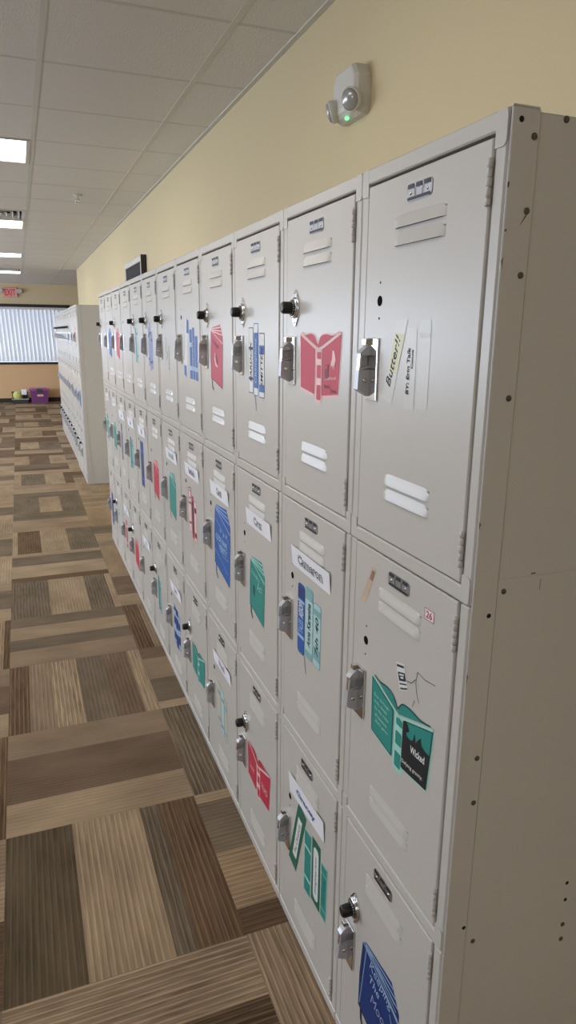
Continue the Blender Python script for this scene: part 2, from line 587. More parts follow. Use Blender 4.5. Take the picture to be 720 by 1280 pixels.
for y, lab in zip(VENT_Y, ('square louvred air vent in the ceiling, just before the second visible light', 'square louvred air vent far down the aisle, before the fourth visible light')):
    r = empty('air_vent', (-1.012 + .012, y + .012, CEIL), lab, 'air vent', 'ceiling air vents')
    link('frame', vent_frame, r); link('blades', vent_blades, r); link('duct_opening', vent_back, r)

# sprinkler
m = M()
c0 = (-.05, 5.17, CEIL)
m.lathe([(.034, 0), (.034, -.004), (.016, -.008), (.011, -.012), (.011, -.03)], c0, 2, WHITEPL, 20)
m.lathe([(.004, -.03), (.004, -.052)], (c0[0] - .011, c0[1], c0[2]), 2, CHROME, 8)
m.lathe([(.004, -.03), (.004, -.052)], (c0[0] + .011, c0[1], c0[2]), 2, CHROME, 8)
m.lathe([(.022, -.052), (.022, -.055)], c0, 2, CHROME, 20)
tag(link('sprinkler_head', m.mesh('sprinkler_head')), 'small sprinkler head hanging from the ceiling tiles', 'sprinkler')

# ------------------------------------------------------------------ lettering
_tc = {}


def glyphs(s, bold=0.0, shear=0.0):
    key = (s, bold, shear)
    if key in _tc:
        return _tc[key]
    cu = bpy.data.curves.new('lettering', 'FONT')
    cu.body = s
    cu.size = 1.0
    cu.offset = bold
    cu.shear = shear
    cu.resolution_u = 3
    o = bpy.data.objects.new('lettering', cu)
    COL.objects.link(o)
    dg = bpy.context.evaluated_depsgraph_get()
    e = o.evaluated_get(dg)
    me = e.to_mesh()
    vs = [(v.co.x, v.co.y) for v in me.vertices]
    fs = [tuple(p.vertices) for p in me.polygons]
    e.to_mesh_clear()
    bpy.data.objects.remove(o)
    bpy.data.curves.remove(cu)
    _tc[key] = (vs, fs)
    return _tc[key]


W, HT, B0 = 0.381, 0.6122, 0.003
DOORX = -0.002       # front of the doors


class Decal(M):
    """flat vinyl / paper graphics in door coordinates: u to the right, v up"""
    LAYER = 0.00022

    def __init__(self):
        super().__init__()
        self.n = 1

    def x(self, layer=None):
        if layer is None:
            self.n += 1
            layer = self.n
        return DOORX - .0002 - self.LAYER * layer

    def poly(self, pts, material, layer=None):
        X = self.x(layer)
        self.face([(X, W - u, v) for u, v in pts], material)

    def rect(self, u0, v0, u1, v1, material, layer=None, r=0.0):
        if r:
            pts = []
            for cu, cv, a0 in ((u1 - r, v1 - r, 0), (u0 + r, v1 - r, 90), (u0 + r, v0 + r, 180), (u1 - r, v0 + r, 270)):
                for k in range(4):
                    a = radians(a0 + k * 30)
                    pts.append((cu + r * cos(a), cv + r * sin(a)))
        else:
            pts = [(u0, v0), (u1, v0), (u1, v1), (u0, v1)]
        self.poly(pts, material, layer)

    def line(self, pts, w, material, layer=None):
        X = self.x(layer)
        for (a, c), (d, e) in zip(pts[:-1], pts[1:]):
            L = math.hypot(d - a, e - c) or 1
            nx, ny = -(e - c) / L * w / 2, (d - a) / L * w / 2
            self.face([(X, W - p, q) for p, q in ((a + nx, c + ny), (a - nx, c - ny), (d - nx, e - ny), (d + nx, e + ny))], material)

    def outline(self, pts, w, material, layer=None):
        self.line(list(pts) + [pts[0]], w, material, layer)

    def text(self, s, box, material, rot=0, shear=0.0, bold=0.0, layer=None, slant=0.0, ang=0.0):
        """fit the word to box = (u0, v0, u1, v1); rot=90 reads upward; slant lifts v along u; ang tilts the word"""
        vs, fs = glyphs(s, bold, shear)
        if not vs:
            return
        xs = [p[0] for p in vs]; ys_ = [p[1] for p in vs]
        xa, xb, ya, yb = min(xs), max(xs), min(ys_), max(ys_)
        X = self.x(layer)
        u0, v0, u1, v1 = box
        cu, cv = (u0 + u1) / 2, (v0 + v1) / 2
        out = []
        for a, c in vs:
            p = (a - xa) / (xb - xa); q = (c - ya) / (yb - ya)
            if rot == 90:
                u, v = u1 - q * (u1 - u0), v0 + p * (v1 - v0)
            else:
                u, v = u0 + p * (u1 - u0), v0 + q * (v1 - v0)
            v += slant * (u - u0)
            if ang:
                du, dv = u - cu, v - cv
                u, v = cu + du * cos(ang) - dv * sin(ang), cv + du * sin(ang) + dv * cos(ang)
            out.append((X, W - u, v))
        self.raw(out, fs, material)

    def build(self, name, parent, label=None):
        o = link(name, self.mesh(name, fix=False), parent)
        if label:
            o['label'] = label
        return o


def curve_pts(pts, n=6):
    """smooth open curve through points (Catmull-Rom)"""
    out = []
    P = [pts[0]] + list(pts) + [pts[-1]]
    for i in range(1, len(P) - 2):
        for k in range(n):
            t = k / n
            q = []
            for d in (0, 1):
                a, b_, c, e = P[i - 1][d], P[i][d], P[i + 1][d], P[i + 2][d]
                q.append(.5 * (2 * b_ + (c - a) * t + (2 * a - 5 * b_ + 4 * c - e) * t * t + (3 * b_ - a - 3 * c + e) * t ** 3))
            out.append(tuple(q))
    out.append(pts[-1])
    return out


def open_book(d, main, line, edge, words=(), right=None, dx=0.0, pagem=None):
    """an open book seen from its covers, spine in the middle"""
    pagem = pagem or main
    def S_(pts): return [(u + dx, v) for u, v in pts]
    lc = S_([(.114, .346), (.193, .319), (.193, .228), (.118, .238)])
    rc = S_([(.232, .320), (.317, .348), (.307, .236), (.231, .228)])
    sp = S_([(.201, .318), (.216, .314), (.229, .318), (.229, .217), (.216, .212), (.201, .217)])
    top_l = curve_pts([(.122, .352), (.140, .348), (.168, .351), (.190, .346), (.206, .330)])
    top_r = curve_pts([(.208, .330), (.222, .346), (.248, .350), (.280, .348), (.309, .354)])
    for pts in (lc, rc, sp):
        d.outline(pts, .009, line, layer=1)
    d.poly(sp, line, 3)
    d.poly(S_(top_l + [(.206, .322), (.196, .326)]), pagem, 2)
    d.poly(S_(top_r + [(.227, .326), (.210, .322)]), pagem, 2)
    d.line(S_(top_l), .003, edge, 3)
    d.line(S_(top_r), .003, edge, 3)
    d.poly(lc, main, 4)
    d.poly(right or rc, main, 4)
    d.line(S_([(.114, .350), (.200, .322), (.215, .318), (.230, .322), (.318, .352)]), .005, line, 5)
    for v0, v1 in ((.300, .314), (.262, .288), (.218, .248)):
        d.rect(.2045 + dx, v0, .2255 + dx, v1, main, 4, r=.003)
    if edge is not line:
        d.outline(lc, .002, edge, 6)
        d.outline(rc, .002, edge, 6)


def closed_book(d, u0, v0, u1, v1, main, line, dark, ribbon=True):
    def q(s, t): return (u0 + s * (u1 - u0), v0 + t * (v1 - v0))
    d.poly([q(.06, .90), q(.14, .96), q(.80, 1.0), q(1, .80), q(1, .72)], main, 1)
    for k in range(3):
        d.line([q(.10 + .03 * k, .94 - .02 * k), q(.84 + .06 * k, .96 - .06 * k)], .0035, line, 2)
    d.poly([q(.06, .92), q(1, .70), q(.94, 0), q(0, .14), q(0, .5)], main, 3)
    d.line([q(.06, .92), q(1, .70)], .003, line, 4)
    d.line([q(.09, .90), q(.045, .14)], .0025, dark, 4)
    d.line([q(0, .14), q(.94, 0)], .003, dark, 4)
    if ribbon:
        d.line([q(.08, .13), q(.10, .0), q(.2, -.06)], .008, dark, 4)


def spine(d, u0, v0, u1, v1, fill, edge, bands=(), word=None, ink=INK, shear=0.2, r=.006):
    d.rect(u0 - .002, v0 - .002, u1 + .002, v1 + .002, edge, 1, r=r)
    d.rect(u0, v0, u1, v1, fill, 2, r=r)
    for a, c, mm in bands:
        d.rect(u0, v0 + a * (v1 - v0), u1, v0 + c * (v1 - v0), mm, 3)
    if word:
        pad = (u1 - u0) * .26
        d.text(word, (u0 + pad, v0 + .17 * (v1 - v0), u1 - pad, v0 + .80 * (v1 - v0)), ink, rot=90, shear=shear, bold=.018, layer=4)


def lean(d, v0, v1):
    """the strip is taped over the louvre, so its upper edge stands off the door"""
    d.v = [(x - .0046 * max(0, min(1, (v - v0) / (v1 - v0))), y, v) for x, y, v in d.v]


def name_sign(door, word, ink=INK, u0=.080, v0=.432, u1=.298, v1=.482, tw=.145, th=.026, bold=True, tilt=0.0):
    d = Decal()
    d.rect(u0, v0, u1, v1, PAPER, 1)
    cu, cv = (u0 + u1) / 2, (v0 + v1) / 2
    box = (cu - tw / 2, cv - th / 2, cu + tw / 2, cv + th / 2)
    d.text(word, box, ink, bold=.055, layer=2)
    d.text(word, (box[0] + .0012, box[1] + .0012, box[2] - .0012, box[3] - .0012), PAPER, bold=-.012, layer=3)
    lean(d, v0, v1)
    return d.build('name_sign', door, 'white paper name strip with outlined letters')


# ------------------------------------------------------------------ locker parts (shared meshes)
def U(u):
    return W - u


def louver(m, u0, u1, vtop, vbot, depth=.0042):
    """pressed hood, open along its lower edge, rounded off at both ends"""
    n, k = 18, 5
    X0 = DOORX
    vs = []
    for i in range(n + 1):
        t = i / n
        e = min(1, min(t, 1 - t) * 9)
        e = math.sqrt(max(0, 1 - (1 - e) ** 2))
        for j in range(k + 1):
            s = j / k
            prof = s * s * (3 - 2 * s) * .35 + s * .65
            vv = vtop + (vbot - vtop) * s
            vs.append((X0 - depth * e * prof - .0001, U(u0 + (u1 - u0) * t), vv if s > 0 else vtop - (1 - e) * (vtop - vbot) * .55))
    fs = []
    for i in range(n):
        for j in range(k):
            a = i * (k + 1) + j
            fs.append((a, a + 1, a + k + 2, a + k + 1))
    m.raw(vs, fs, PAINT, True)
    # the slot under the hood
    low = [vs[i * (k + 1) + k] for i in range(n + 1)]
    for i in range(n):
        a, c = low[i], low[i + 1]
        m.face([(a[0] + .0006, a[1], a[2] + .0004), (c[0] + .0006, c[1], c[2] + .0004), (X0 - .0001, c[1], c[2] + .0002), (X0 - .0001, a[1], a[2] + .0002)], DARKGAP)


def door_mesh(v0):
    m = M()
    m.box((DOORX, U(.0275), v0), (.014, U(.3555), .585), PAINT, .0018)
    for t, b_ in ((.528, .509), (.502, .483), (.121, .102), (.095, .077)):
        louver(m, .121, .263, t, b_)
    return m.mesh('door')


def frame_mesh(top, bottom):
    m = M()
    z1 = .6117 if top else .5856
    z0 = 0.0 if bottom else -.0255
    m.box((0, U(.0008), z0), (.02, U(.0248), z1), PAINT, .0022)
    m.box((0, U(.3583), z0), (.02, U(.3802), z1), PAINT, .0022)

    def tab(u0, u1, v0, v1, side):
        r = .006
        pts = [(U(u0), v0), (U(u1), v0), (U(u1), v1), (U(u0), v1)]
        if side == 'R':
            pts = [(U(u0), v0), (U(u1 - r), v0), (U(u1 - r * .3), v0 + r * .3), (U(u1), v0 + r), (U(u1), v1 - r), (U(u1 - r * .3), v1 - r * .3), (U(u1 - r), v1), (U(u0), v1)]
        else:
            pts = [(U(u0 + r), v0), (U(u1), v0), (U(u1), v1), (U(u0 + r), v1), (U(u0 + r * .3), v1 - r * .3), (U(u0), v1 - r), (U(u0), v0 + r), (U(u0 + r * .3), v0 + r * .3)]
        m.extrude(pts, 0, -.0016, .001, PAINT)

    if top:
        m.box((-.0014, U(.0008), .590), (.02, U(.3802), .6135), PAINT, .0022)
        tab(.0012, .0245, .571, .6125, 'L')
        tab(.3585, .3800, .571, .6125, 'R')
    if not bottom:
        m.box((-.0014, U(.0015), -.0255), (.02, U(.3795), .0005), PAINT, .003)
        tab(.0012, .0225, -.0235, .017, 'L')
        tab(.3585, .3785, -.0235, .017, 'R')
    else:
        m.box((-.0014, U(.0008), -.003), (.02, U(.3802), .0245), PAINT, .0022)
    return m.mesh('frame')


def body_mesh(top, bottom):
    m = M()
    z1 = .6115 if top else .5855
    z0 = .0005 if bottom else -.0255
    x0, x1 = .018, WALL - .002
    m.box((x0, U(.0010), z0), (x1, U(.0020), z1), PAINT)
    m.box((x0, U(.3790), z0), (x1, U(.3800), z1), PAINT)
    m.box((x1 - .001, U(.0020), z0), (x1, U(.3790), z1), PAINT)
    m.box((x0, U(.0020), z0), (x1 - .001, U(.3790), z0 + .001), PAINT)
    m.box((x0, U(.0020), z1 - .001), (x1 - .001, U(.3790), z1), PAINT)
    return m.mesh('body')


def hinge_mesh(v0, v1):
    m = M()
    n = 5
    h = (v1 - v0) / n
    for k in range(n):
        r = .0042 if k % 2 == 0 else .0038
        m.lathe([(r * .8, v0 + k * h + .0006), (r, v0 + k * h + .0012), (r, v0 + (k + 1) * h - .0012), (r * .8, v0 + (k + 1) * h - .0006)], (-.0022, U(.3535), 0), 2, PAINT, 12)
    m.lathe([(.0030, v0), (.0030, v1)], (-.0022, U(.3535), 0), 2, STEEL, 10)
    return m.mesh('hinge')


def handle_mesh():
    m = M()
    X = DOORX
    # base plate
    m.box((X, U(.046), .238), (X - .0045, U(.0845), .343), CHROME, .0012)
    # raised finger lift: side profile (x, v)
    prof = [(X, .333), (X - .007, .331), (X - .017, .3235), (X - .0225, .317), (X - .026, .257), (X - .0235, .2545), (X - .004, .244), (X, .243)]
    m.extrude([(x, v) for x, v in prof], 1, U(.044), U(.051), STEEL)
    # near cheek with a finger pocket above and a plate with a rivet below
    y0, y1 = U(.051), U(.0595)
    m.extrude([(X - .0243, .290), (X - .026, .257), (X - .0235, .2545), (X - .004, .244), (X - .0045, .290)], 1, y0, y1, STEEL)
    m.extrude([(X - .0225, .317), (X - .0243, .290), (X - .0215, .290), (X - .0200, .316)], 1, y0, y1, CHROME)
    m.extrude([(X, .333), (X - .007, .331), (X - .017, .3235), (X - .0225, .317), (X - .0200, .313), (X - .004, .3145)], 1, y0, y1, STEEL)
    m.extrude([(X - .0235, .2925), (X - .0245, .2895), (X - .0040, .2945), (X - .0040, .2975)], 1, y1, y1 - .0012, STEEL)
    m.extrude([(X - .0185, .314), (X - .0200, .2945), (X - .0065, .2975), (X - .0065, .313)], 1, U(.0512), U(.0514), STEEL)
    m.lathe([(.0045, 0), (.0045, -.0016), (.0028, -.003)], (X - .0135, y1, .272), 1, CHROME, 14)
    # catch hook above
    m.box((X - .013, U(.045), .331), (X, U(.057), .342), CHROME, .001)
    return m.mesh('latch_handle')


def dial_mesh():
    m = M()
    cu, cv = .082, .403
    X = DOORX
    c = (X, U(cu), cv)
    # chrome backplate, pointed above and below
    pts = []
    for k in range(40):
        a = 2 * pi * k / 40
        r = .0235
        y, z = r * cos(a), r * sin(a)
        s = abs(sin(a))
        z *= 1 + .62 * s ** 6
        if s > .9: y *= .85
        pts.append((U(cu) + y, cv + z))
    m.extrude(pts, 0, X, X - .003, CHROME)
    m.lathe([(.0225, -.003), (.0215, -.007), (.0195, -.009), (.0175, -.009)], c, 0, CHROME, 36)
    m.lathe([(.0178, -.0075), (.0172, -.0105), (.0130, -.012)], c, 0, BLACK, 32)
    for k in range(20):
        a = 2 * pi * k / 20
        p = []
        for rr, da in ((.0140, -.05), (.0166, -.04), (.0166, .04), (.0140, .05)):
            p.append((X - (.0121 if rr < .015 else .0111), U(cu) + rr * cos(a + da), cv + rr * sin(a + da)))
        m.face(p, DIALWHITE)
    prof = [(.0128, -.011), (.0122, -.014), (.0118, -.030), (.0105, -.033), (.006, -.0335)]
    m.lathe(prof, c, 0, BLACK, 28)
    for k in range(14):      # knurling
        a = 2 * pi * k / 14
        y, z = U(cu) + .0120 * cos(a), cv + .0120 * sin(a)
        m.tube([(X - .015, y, z), (X - .030, U(cu) + .0117 * cos(a), cv + .0117 * sin(a))], .0011, BLACK, 6)
    for s in (1, -1):
        m.lathe([(.0026, -.003), (.002, -.0045)], (X, U(cu), cv + s * .031), 0, STEEL, 10)
    return m.mesh('combination_dial')


def hole_mesh():
    m = M()
    X = DOORX - .0003
    for dv, r in ((0, .0085), (.029, .0022), (-.028, .0022)):
        m.face([(X, U(.080) + r * cos(a * pi / 12), .403 + dv + r * sin(a * pi / 12)) for a in range(24)], DARKGAP)
    return m.mesh('lock_hole', fix=False)


def plate_mesh():
    d = Decal()
    X = DOORX
    r = .007
    u0, v0, u1, v1 = .153, .542, .223, .567
    pts = []
    for cu, cv, a0 in ((u1 - r, v1 - r, 0), (u0 + r, v1 - r, 90), (u0 + r, v0 + r, 180), (u1 - r, v0 + r, 270)):
        for k in range(4):
            a = radians(a0 + k * 30)
            pts.append((U(cu + r * cos(a)), cv + r * sin(a)))
    d.extrude(pts, 0, X, X - .0012, PLATE)
    d.n = 8
    L_ = 9
    for a, c in ((.157, .174), (.180, .196), (.202, .219)):
        d.rect(a, .5595, c, .5655, PLATE_DARK, L_)
    d.rect(.157, .5435, .219, .5478, PLATE_DARK, L_)
    for a in (.1775, .1985):
        d.rect(a - .0008, .548, a + .0008, .5595, PLATE_DARK, L_)
    for a in (.165, .211):
        d.lathe([(.0026, -.001), (.0024, -.002), (.001, -.0026)], (X, U(a), .553), 0, CHROME, 12)
    return d.mesh('number_plate', fix=False)


DOOR = door_mesh(.0030)
DOOR_LOW = door_mesh(.0275)
FRAME = [frame_mesh(True, False), frame_mesh(False, False), frame_mesh(False, True)]
BODY = [body_mesh(True, False), body_mesh(False, False), body_mesh(False, True)]
HINGE_T, HINGE_B = hinge_mesh(.506, .562), hinge_mesh(.026, .081)
HINGE_BL = hinge_mesh(.046, .101)
HANDLE = handle_mesh()
DIAL = dial_mesh()
HOLE = hole_mesh()
NPLATE = plate_mesh()


def locker(x0, y0, c, t, dial, label, group, dz=0.0):
    r = empty('locker', (x0, y0 + c * W, B0 + (2 - t) * HT + dz), label, 'locker', group)
    link('body', BODY[t], r)
    link('frame', FRAME[t], r)
    dr = link('door', DOOR_LOW if t == 2 else DOOR, r)
    link('hinge', HINGE_T, dr)
    link('hinge', HINGE_BL if t == 2 else HINGE_B, dr)
    tag(link('latch_handle', HANDLE, dr), 'chrome latch handle')
    tag(link('number_plate', NPLATE, dr), 'small aluminium number plate')
    if dial == 'dial':
        tag(link('combination_dial', DIAL, dr), 'black combination dial on a chrome plate')
    elif dial == 'hole':
        tag(link('lock_hole', HOLE, dr), 'empty round lock hole')
    return dr


# ------------------------------------------------------------------ decals, one function per door that shows one
def t0c0(dr):
    d = Decal()
    d.poly([(.139, .371), (.174, .372), (.134, .238), (.101, .246)], CLEART, 1)
    d.poly([(.136, .352), (.168, .350), (.147, .285), (.117, .290)], YELLOWT, 2)
    d.poly([(.171, .360), (.203, .359), (.204, .235), (.174, .236)], CLEART, 1)
    d.text('Butter!!', (.092, .2995, .176, .3155), INK, ang=radians(70), layer=4, shear=.25)
    d.rect(.210, .238, .242, .371, CLEART, 1, r=.008)
    d.rect(.212, .345, .240, .352, CREAMV, 2)
    d.build('taped_note', dr, 'yellow and clear tape strips with handwriting')
    e = Decal()
    e.text('BY: Erin Talk', (.178, .258, .187, .330), INK, rot=90, bold=.02, layer=4, shear=.1)
    e.text('Conge', (.190, .298, .198, .327), INK, rot=90, bold=.02, layer=4, shear=.1)
    e.build('handwriting', dr, 'small black handwritten lines')


def t0c1(dr):
    d = Decal()
    open_book(d, RED, PINK, PINK)
    # white jumping shape, wine-glass shape and hand lettering on the front cover
    d.poly([(.281, .319), (.288, .318), (.293, .310), (.296, .300), (.292, .292), (.288, .280), (.286, .291), (.282, .283), (.280, .292), (.275, .284), (.274, .293), (.279, .303)], PINK, 7)
    d.poly([(.245, .289), (.263, .292), (.263, .272), (.257, .262), (.250, .262), (.245, .272)], REDDK, 7)
    d.poly([(.247, .287), (.261, .289), (.261, .283), (.247, .281)], RED, 8)
    d.text('mad of my soul', (.247, .258, .300, .266), PINK, layer=7, bold=.03, slant=.09)
    d.text('Bram S', (.244, .244, .272, .252), REDDK, layer=7, bold=.02, slant=.05)
    d.text('braves', (.275, .238, .300, .246), REDDK, layer=7, bold=.03)
    d.build('book_decal', dr, 'red and pink open book decal')


def t0c2(dr):
    d = Decal()
    spine(d, .131, .198, .165, .362, CREAMV, INK, [(.67, .71, NAVY), (.20, .24, NAVY)], 'PARDOX', INK, r=.003)
    spine(d, .173, .194, .206, .372, CREAMV, BLUE, [(.10, .88, BLUE)], 'Champions', PALEBLUE, r=.003)
    spine(d, .217, .192, .254, .348, CREAMV, INK, [(.68, .82, BLUE), (.08, .2, BLUE)], 'SMITTEN', INK, r=.003)
    d.line([(.181, .194), (.184, .18), (.190, .168), (.190, .155)], .003, NAVY, 3)
    d.build('book_spines_decal', dr, 'white and blue book spines decal')


def t0c3(dr):
    d = Decal()
    closed_book(d, .117, .186, .257, .373, RED, PINK, REDDK)
    d.text('Changes', (.145, .312, .215, .332), REDDK, layer=6, slant=-.2, shear=.2)
    d.poly(curve_pts([(.170, .290), (.166, .270), (.178, .252), (.200, .246)]) + curve_pts([(.204, .252), (.185, .258), (.176, .275), (.174, .290)]), PINK, 6)
    d.poly(curve_pts([(.176, .288), (.180, .270), (.192, .258), (.204, .254)]) + [(.190, .282)], REDDK, 5)
    d.build('book_decal', dr, 'red closed book decal')


def t0c4(dr):
    d = Decal()
    d.poly([(.150, .398), (.185, .392), (.160, .190), (.112, .200)], CREAMV, 1)
    d.poly([(.168, .398), (.196, .390), (.196, .345), (.160, .350)], BLUE, 2)
    d.poly([(.112, .235), (.150, .232), (.148, .190), (.112, .200)], BLUE, 2)
    for u0, u1, v0, v1 in ((.204, .242, .190, .360), (.250, .280, .190, .366), (.288, .322, .188, .338)):
        d.rect(u0, v0, u1, v1, BLUE, 1)
        d.rect(u0, v0 + .03, u1, v0 + .045, PALEBLUE, 2)
    d.rect(.206, .30, .240, .316, PALEBLUE, 3)
    d.text('history', (.256, .23, .274, .33), PALEBLUE, rot=90, layer=4)
    d.build('book_spines_decal', dr, 'blue book spines decal')


def faint_lines(dr):
    d = Decal()
    d.line(curve_pts([(.14, .33), (.17, .31), (.15, .28), (.19, .26), (.16, .24)]), .004, GREYTX, 1)
    d.text('Notes', (.20, .20, .226, .30), GREYTX, rot=90, layer=2, shear=.2)
    d.build('faded_decal', dr, 'faded grey drawing')


def spines(cols):
    def f(dr):
        d = Decal()
        u = .125
        for k, (fill, edge, w, v0, v1) in enumerate(cols):
            spine(d, u, v0, u + w, v1, fill, edge, [(.75, .82, edge), (.14, .2, edge)], None, r=.004)
            u += w + .008
        d.build('book_spines_decal', dr)
    return f


def closed(main, line, dark, box=(.125, .186, .262, .373)):
    def f(dr):
        d = Decal()
        closed_book(d, *box, main, line, dark)
        d.build('book_decal', dr)
    return f


def opened(main, line, dark):
    def f(dr):
        d = Decal()
        open_book(d, main, line, dark)
        d.build('book_decal', dr)
    return f


def t1c0(dr):
    d = Decal()
    open_book(d, TEAL, MINT, TEALDK)
    for k, w in enumerate(('Ever through', 'truly, deeply', 'by the rules', 'of someone', 'else\'s game.')):
        d.text(w, (.124 + .002 * k, .311 - .0125 * k, .180 - (k % 2) * .006, .319 - .0125 * k), MINT, layer=8, bold=.01, slant=-.06)
    # front cover: black lower part with ragged peaks against teal
    d.poly([(.228, .318), (.236, .322), (.244, .318), (.249, .309), (.240, .303), (.241, .297), (.252, .296), (.262, .300), (.266, .316), (.270, .300), (.279, .312),
            (.284, .318), (.288, .306), (.296, .303), (.313, .302), (.307, .236), (.228, .228)], BLKV, 7)
    d.text('Wicked', (.256, .274, .300, .288), CREAMV, layer=8, bold=.02, slant=.1)
    d.text('Defying gravity.', (.230, .238, .298, .247), CREAMV, layer=8, bold=.01, slant=.10)
    d.build('book_decal', dr, 'teal open book decal with black front cover')
    d = Decal()
    d.rect(.272, .527, .298, .545, CREAMV, 1)
    d.outline([(.272, .527), (.298, .527), (.298, .545), (.272, .545)], .0012, RED, 2)
    d.text('26', (.276, .530, .293, .542), RED, layer=2, bold=.02)
    d.build('number_sticker', dr, 'red and white number 26 sticker')
    d = Decal()
    d.poly([(.093, .554), (.108, .552), (.072, .476), (.054, .475)], ORANGET, 1)
    d.poly([(.094, .548), (.105, .547), (.096, .527), (.085, .528)], mat('tape_print', (150, 116, 92), .7), 2)
    d.build('worn_tape', dr, 'worn orange tape scrap')
    d = Decal()
    tk = [(.192, .413), (.219, .420), (.236, .379), (.210, .367)]
    def q(s, t):
        a = [tk[0][i] + (tk[1][i] - tk[0][i]) * s for i in (0, 1)]
        c = [tk[3][i] + (tk[2][i] - tk[3][i]) * s for i in (0, 1)]
        return tuple(a[i] + (c[i] - a[i]) * t for i in (0, 1))
    d.poly(tk, CREAMV, 1)
    for s0, t0, s1, t1 in ((.08, .07, .95, .16), (.1, .34, .95, .66), (.1, .74, .95, .79), (.1, .90, .95, .96)):
        d.poly([q(s0, t0), q(s1, t0), q(s1, t1), q(s0, t1)], INK, 2)
    d.poly([q(.25, .40), q(.8, .40), q(.8, .46), q(.25, .46)], CREAMV, 3)
    d.poly([q(.35, .50), q(.7, .50), q(.7, .57), q(.35, .57)], CREAMV, 3)
    d.build('ticket_sticker', dr, 'small black and white printed ticket')
    d = Decal()
    d.line([(.231, .395), (.246, .399), (.257, .411)], .0016, SCUFF, 1)
    d.line([(.262, .427), (.285, .424), (.314, .429)], .0014, SCUFF, 1)
    d.line([(.262, .427), (.258, .405), (.263, .388), (.271, .375)], .0014, SCUFF, 1)
    d.line([(.258, .373), (.252, .358)], .0014, SCUFF, 1)
    d.build('scratch', dr, 'dark scratches in the paint')


def t1c1(dr):
    name_sign(dr, 'Cameron')
    d = Decal()
    spine(d, .119, .228, .158, .399, BLUE, NAVY, [(.80, .97, NAVY), (.74, .78, PALEBLUE), (.22, .27, PALEBLUE)], None, r=.01)
    d.text('AESOP', (.125, .318, .152, .354), CREAMV, rot=90, layer=4, bold=.02)
    d.text('TALES', (.125, .278, .152, .312), PALEBLUE, rot=90, layer=4, bold=.02)
    spine(d, .165, .235, .206, .405, AQUA, AQUADK, [(.84, 1, AQUADK), (0, .1, AQUADK)], 'Anna Karenina', INK, r=.008)
    spine(d, .214, .236, .250, .384, AQUA, AQUADK, [(.82, .92, AQUADK), (.1, .3, AQUADK)], '7th 40', INK, r=.006)
    d.line([(.162, .230), (.166, .21), (.173, .19)], .002, NAVY, 3)
    d.build('book_spines_decal', dr, 'blue and pale teal book spines decal')


def t1c2(dr):
    name_sign(dr, 'Cruz', u0=.104, u1=.310, v0=.440, v1=.488, tw=.072, th=.026)
    d = Decal()
    closed_book(d, .128, .178, .259, .360, TEAL, MINT, GREENDK)
    d.text('Sounding', (.146, .302, .215, .318), MINT, layer=6, slant=-.15)
    d.text('Act', (.195, .268, .235, .292), MINT, layer=6, slant=.05, shear=.2)
    d.poly([(.160, .270), (.170, .274), (.176, .262), (.176, .246), (.168, .240), (.160, .250)], TEALDK, 6)
    d.build('book_decal', dr, 'teal closed book decal')


def t1c3(dr):
    name_sign(dr, 'Cami', u0=.084, u1=.300, v0=.438, v1=.489, tw=.06, th=.026)
    d = Decal()
    closed_book(d, .121, .174, .311, .424, BLUE, PALEBLUE, NAVY)
    d.text('CODE NAME', (.145, .298, .275, .318), PALEBLUE, layer=6, bold=.03, slant=-.05)
    d.text('VERITY', (.180, .268, .275, .290), PALEBLUE, layer=6, bold=.03, slant=-.05)
    d.line([(.13, .31), (.22, .258), (.29, .258)], .002, PALEBLUE, 6)
    d.line([(.13, .255), (.20, .24), (.28, .21)], .002, PALEBLUE, 6)
    d.line([(.14, .365), (.30, .32)], .002, PALEBLUE, 6)
    for a, c in ((.20, .345), (.235, .338), (.27, .345)):
        d.poly([(a, c), (a + .007, c - .010), (a, c - .016), (a - .005, c - .008)], PALEBLUE, 6)
    d.build('book_decal', dr, 'blue closed book decal')


def t1c4(dr):
    name_sign(dr, 'Isaiah', tw=.10)
    d = Decal()
    spine(d, .125, .215, .160, .375, PINK, RED, [(.7, .74, RED), (.2, .24, RED)], None, r=.004)
    d.rect(.125, .215, .160, .345, PINK, 3)
    spine(d, .172, .200, .200, .362, RED, REDDK, [(.1, .9, REDDK)], None, r=.004)
    spine(d, .212, .195, .240, .350, PINK, RED, [(.72, .85, REDDK), (.1, .22, REDDK)], None, r=.004)
    d.outline([(.118, .345), (.160, .352), (.160, .392), (.118, .385)], .003, REDDK, 5)
    d.line([(.185, .2), (.188, .165)], .003, REDDK, 5)
    d.build('book_spines_decal', dr, 'pink and red book spines decal')


def sign_only(word, **k):
    return lambda dr: name_sign(dr, word, **k)


def both(*fs):
    def f(dr):
        for g in fs: g(dr)
    return f


def t2c0(dr):
    d = Decal()
    P_ = [(.133, .372), (.262, .347), (.272, .300), (.268, .200), (.165, .170), (.150, .185), (.112, .226)]
    closed_book(d, .112, .150, .272, .374, NAVY, PALEBLUE, INK)
    d.line([(.140, .362), (.118, .190)], .002, PALEBLUE, 5)
    for s in (0, .007, .014):
        d.line([(.150 + s, .362 - s * 1.4), (.255 + s, .338 - s * 1.6)], .0025, PALEBLUE, 6)
    d.text('Keeping', (.155, .316, .245, .344), PALEBLUE, layer=7, slant=-.18, shear=.3)
    d.text('The', (.158, .288, .198, .308), PALEBLUE, layer=7, slant=-.1, shear=.3)
    d.text('Moon', (.165, .245, .235, .270), LAV, layer=7, slant=-.1, shear=.3)
    d.line([(.240, .298), (.252, .276)], .002, PALEBLUE, 7)
    d.build('book_decal', dr, 'dark blue closed book decal')


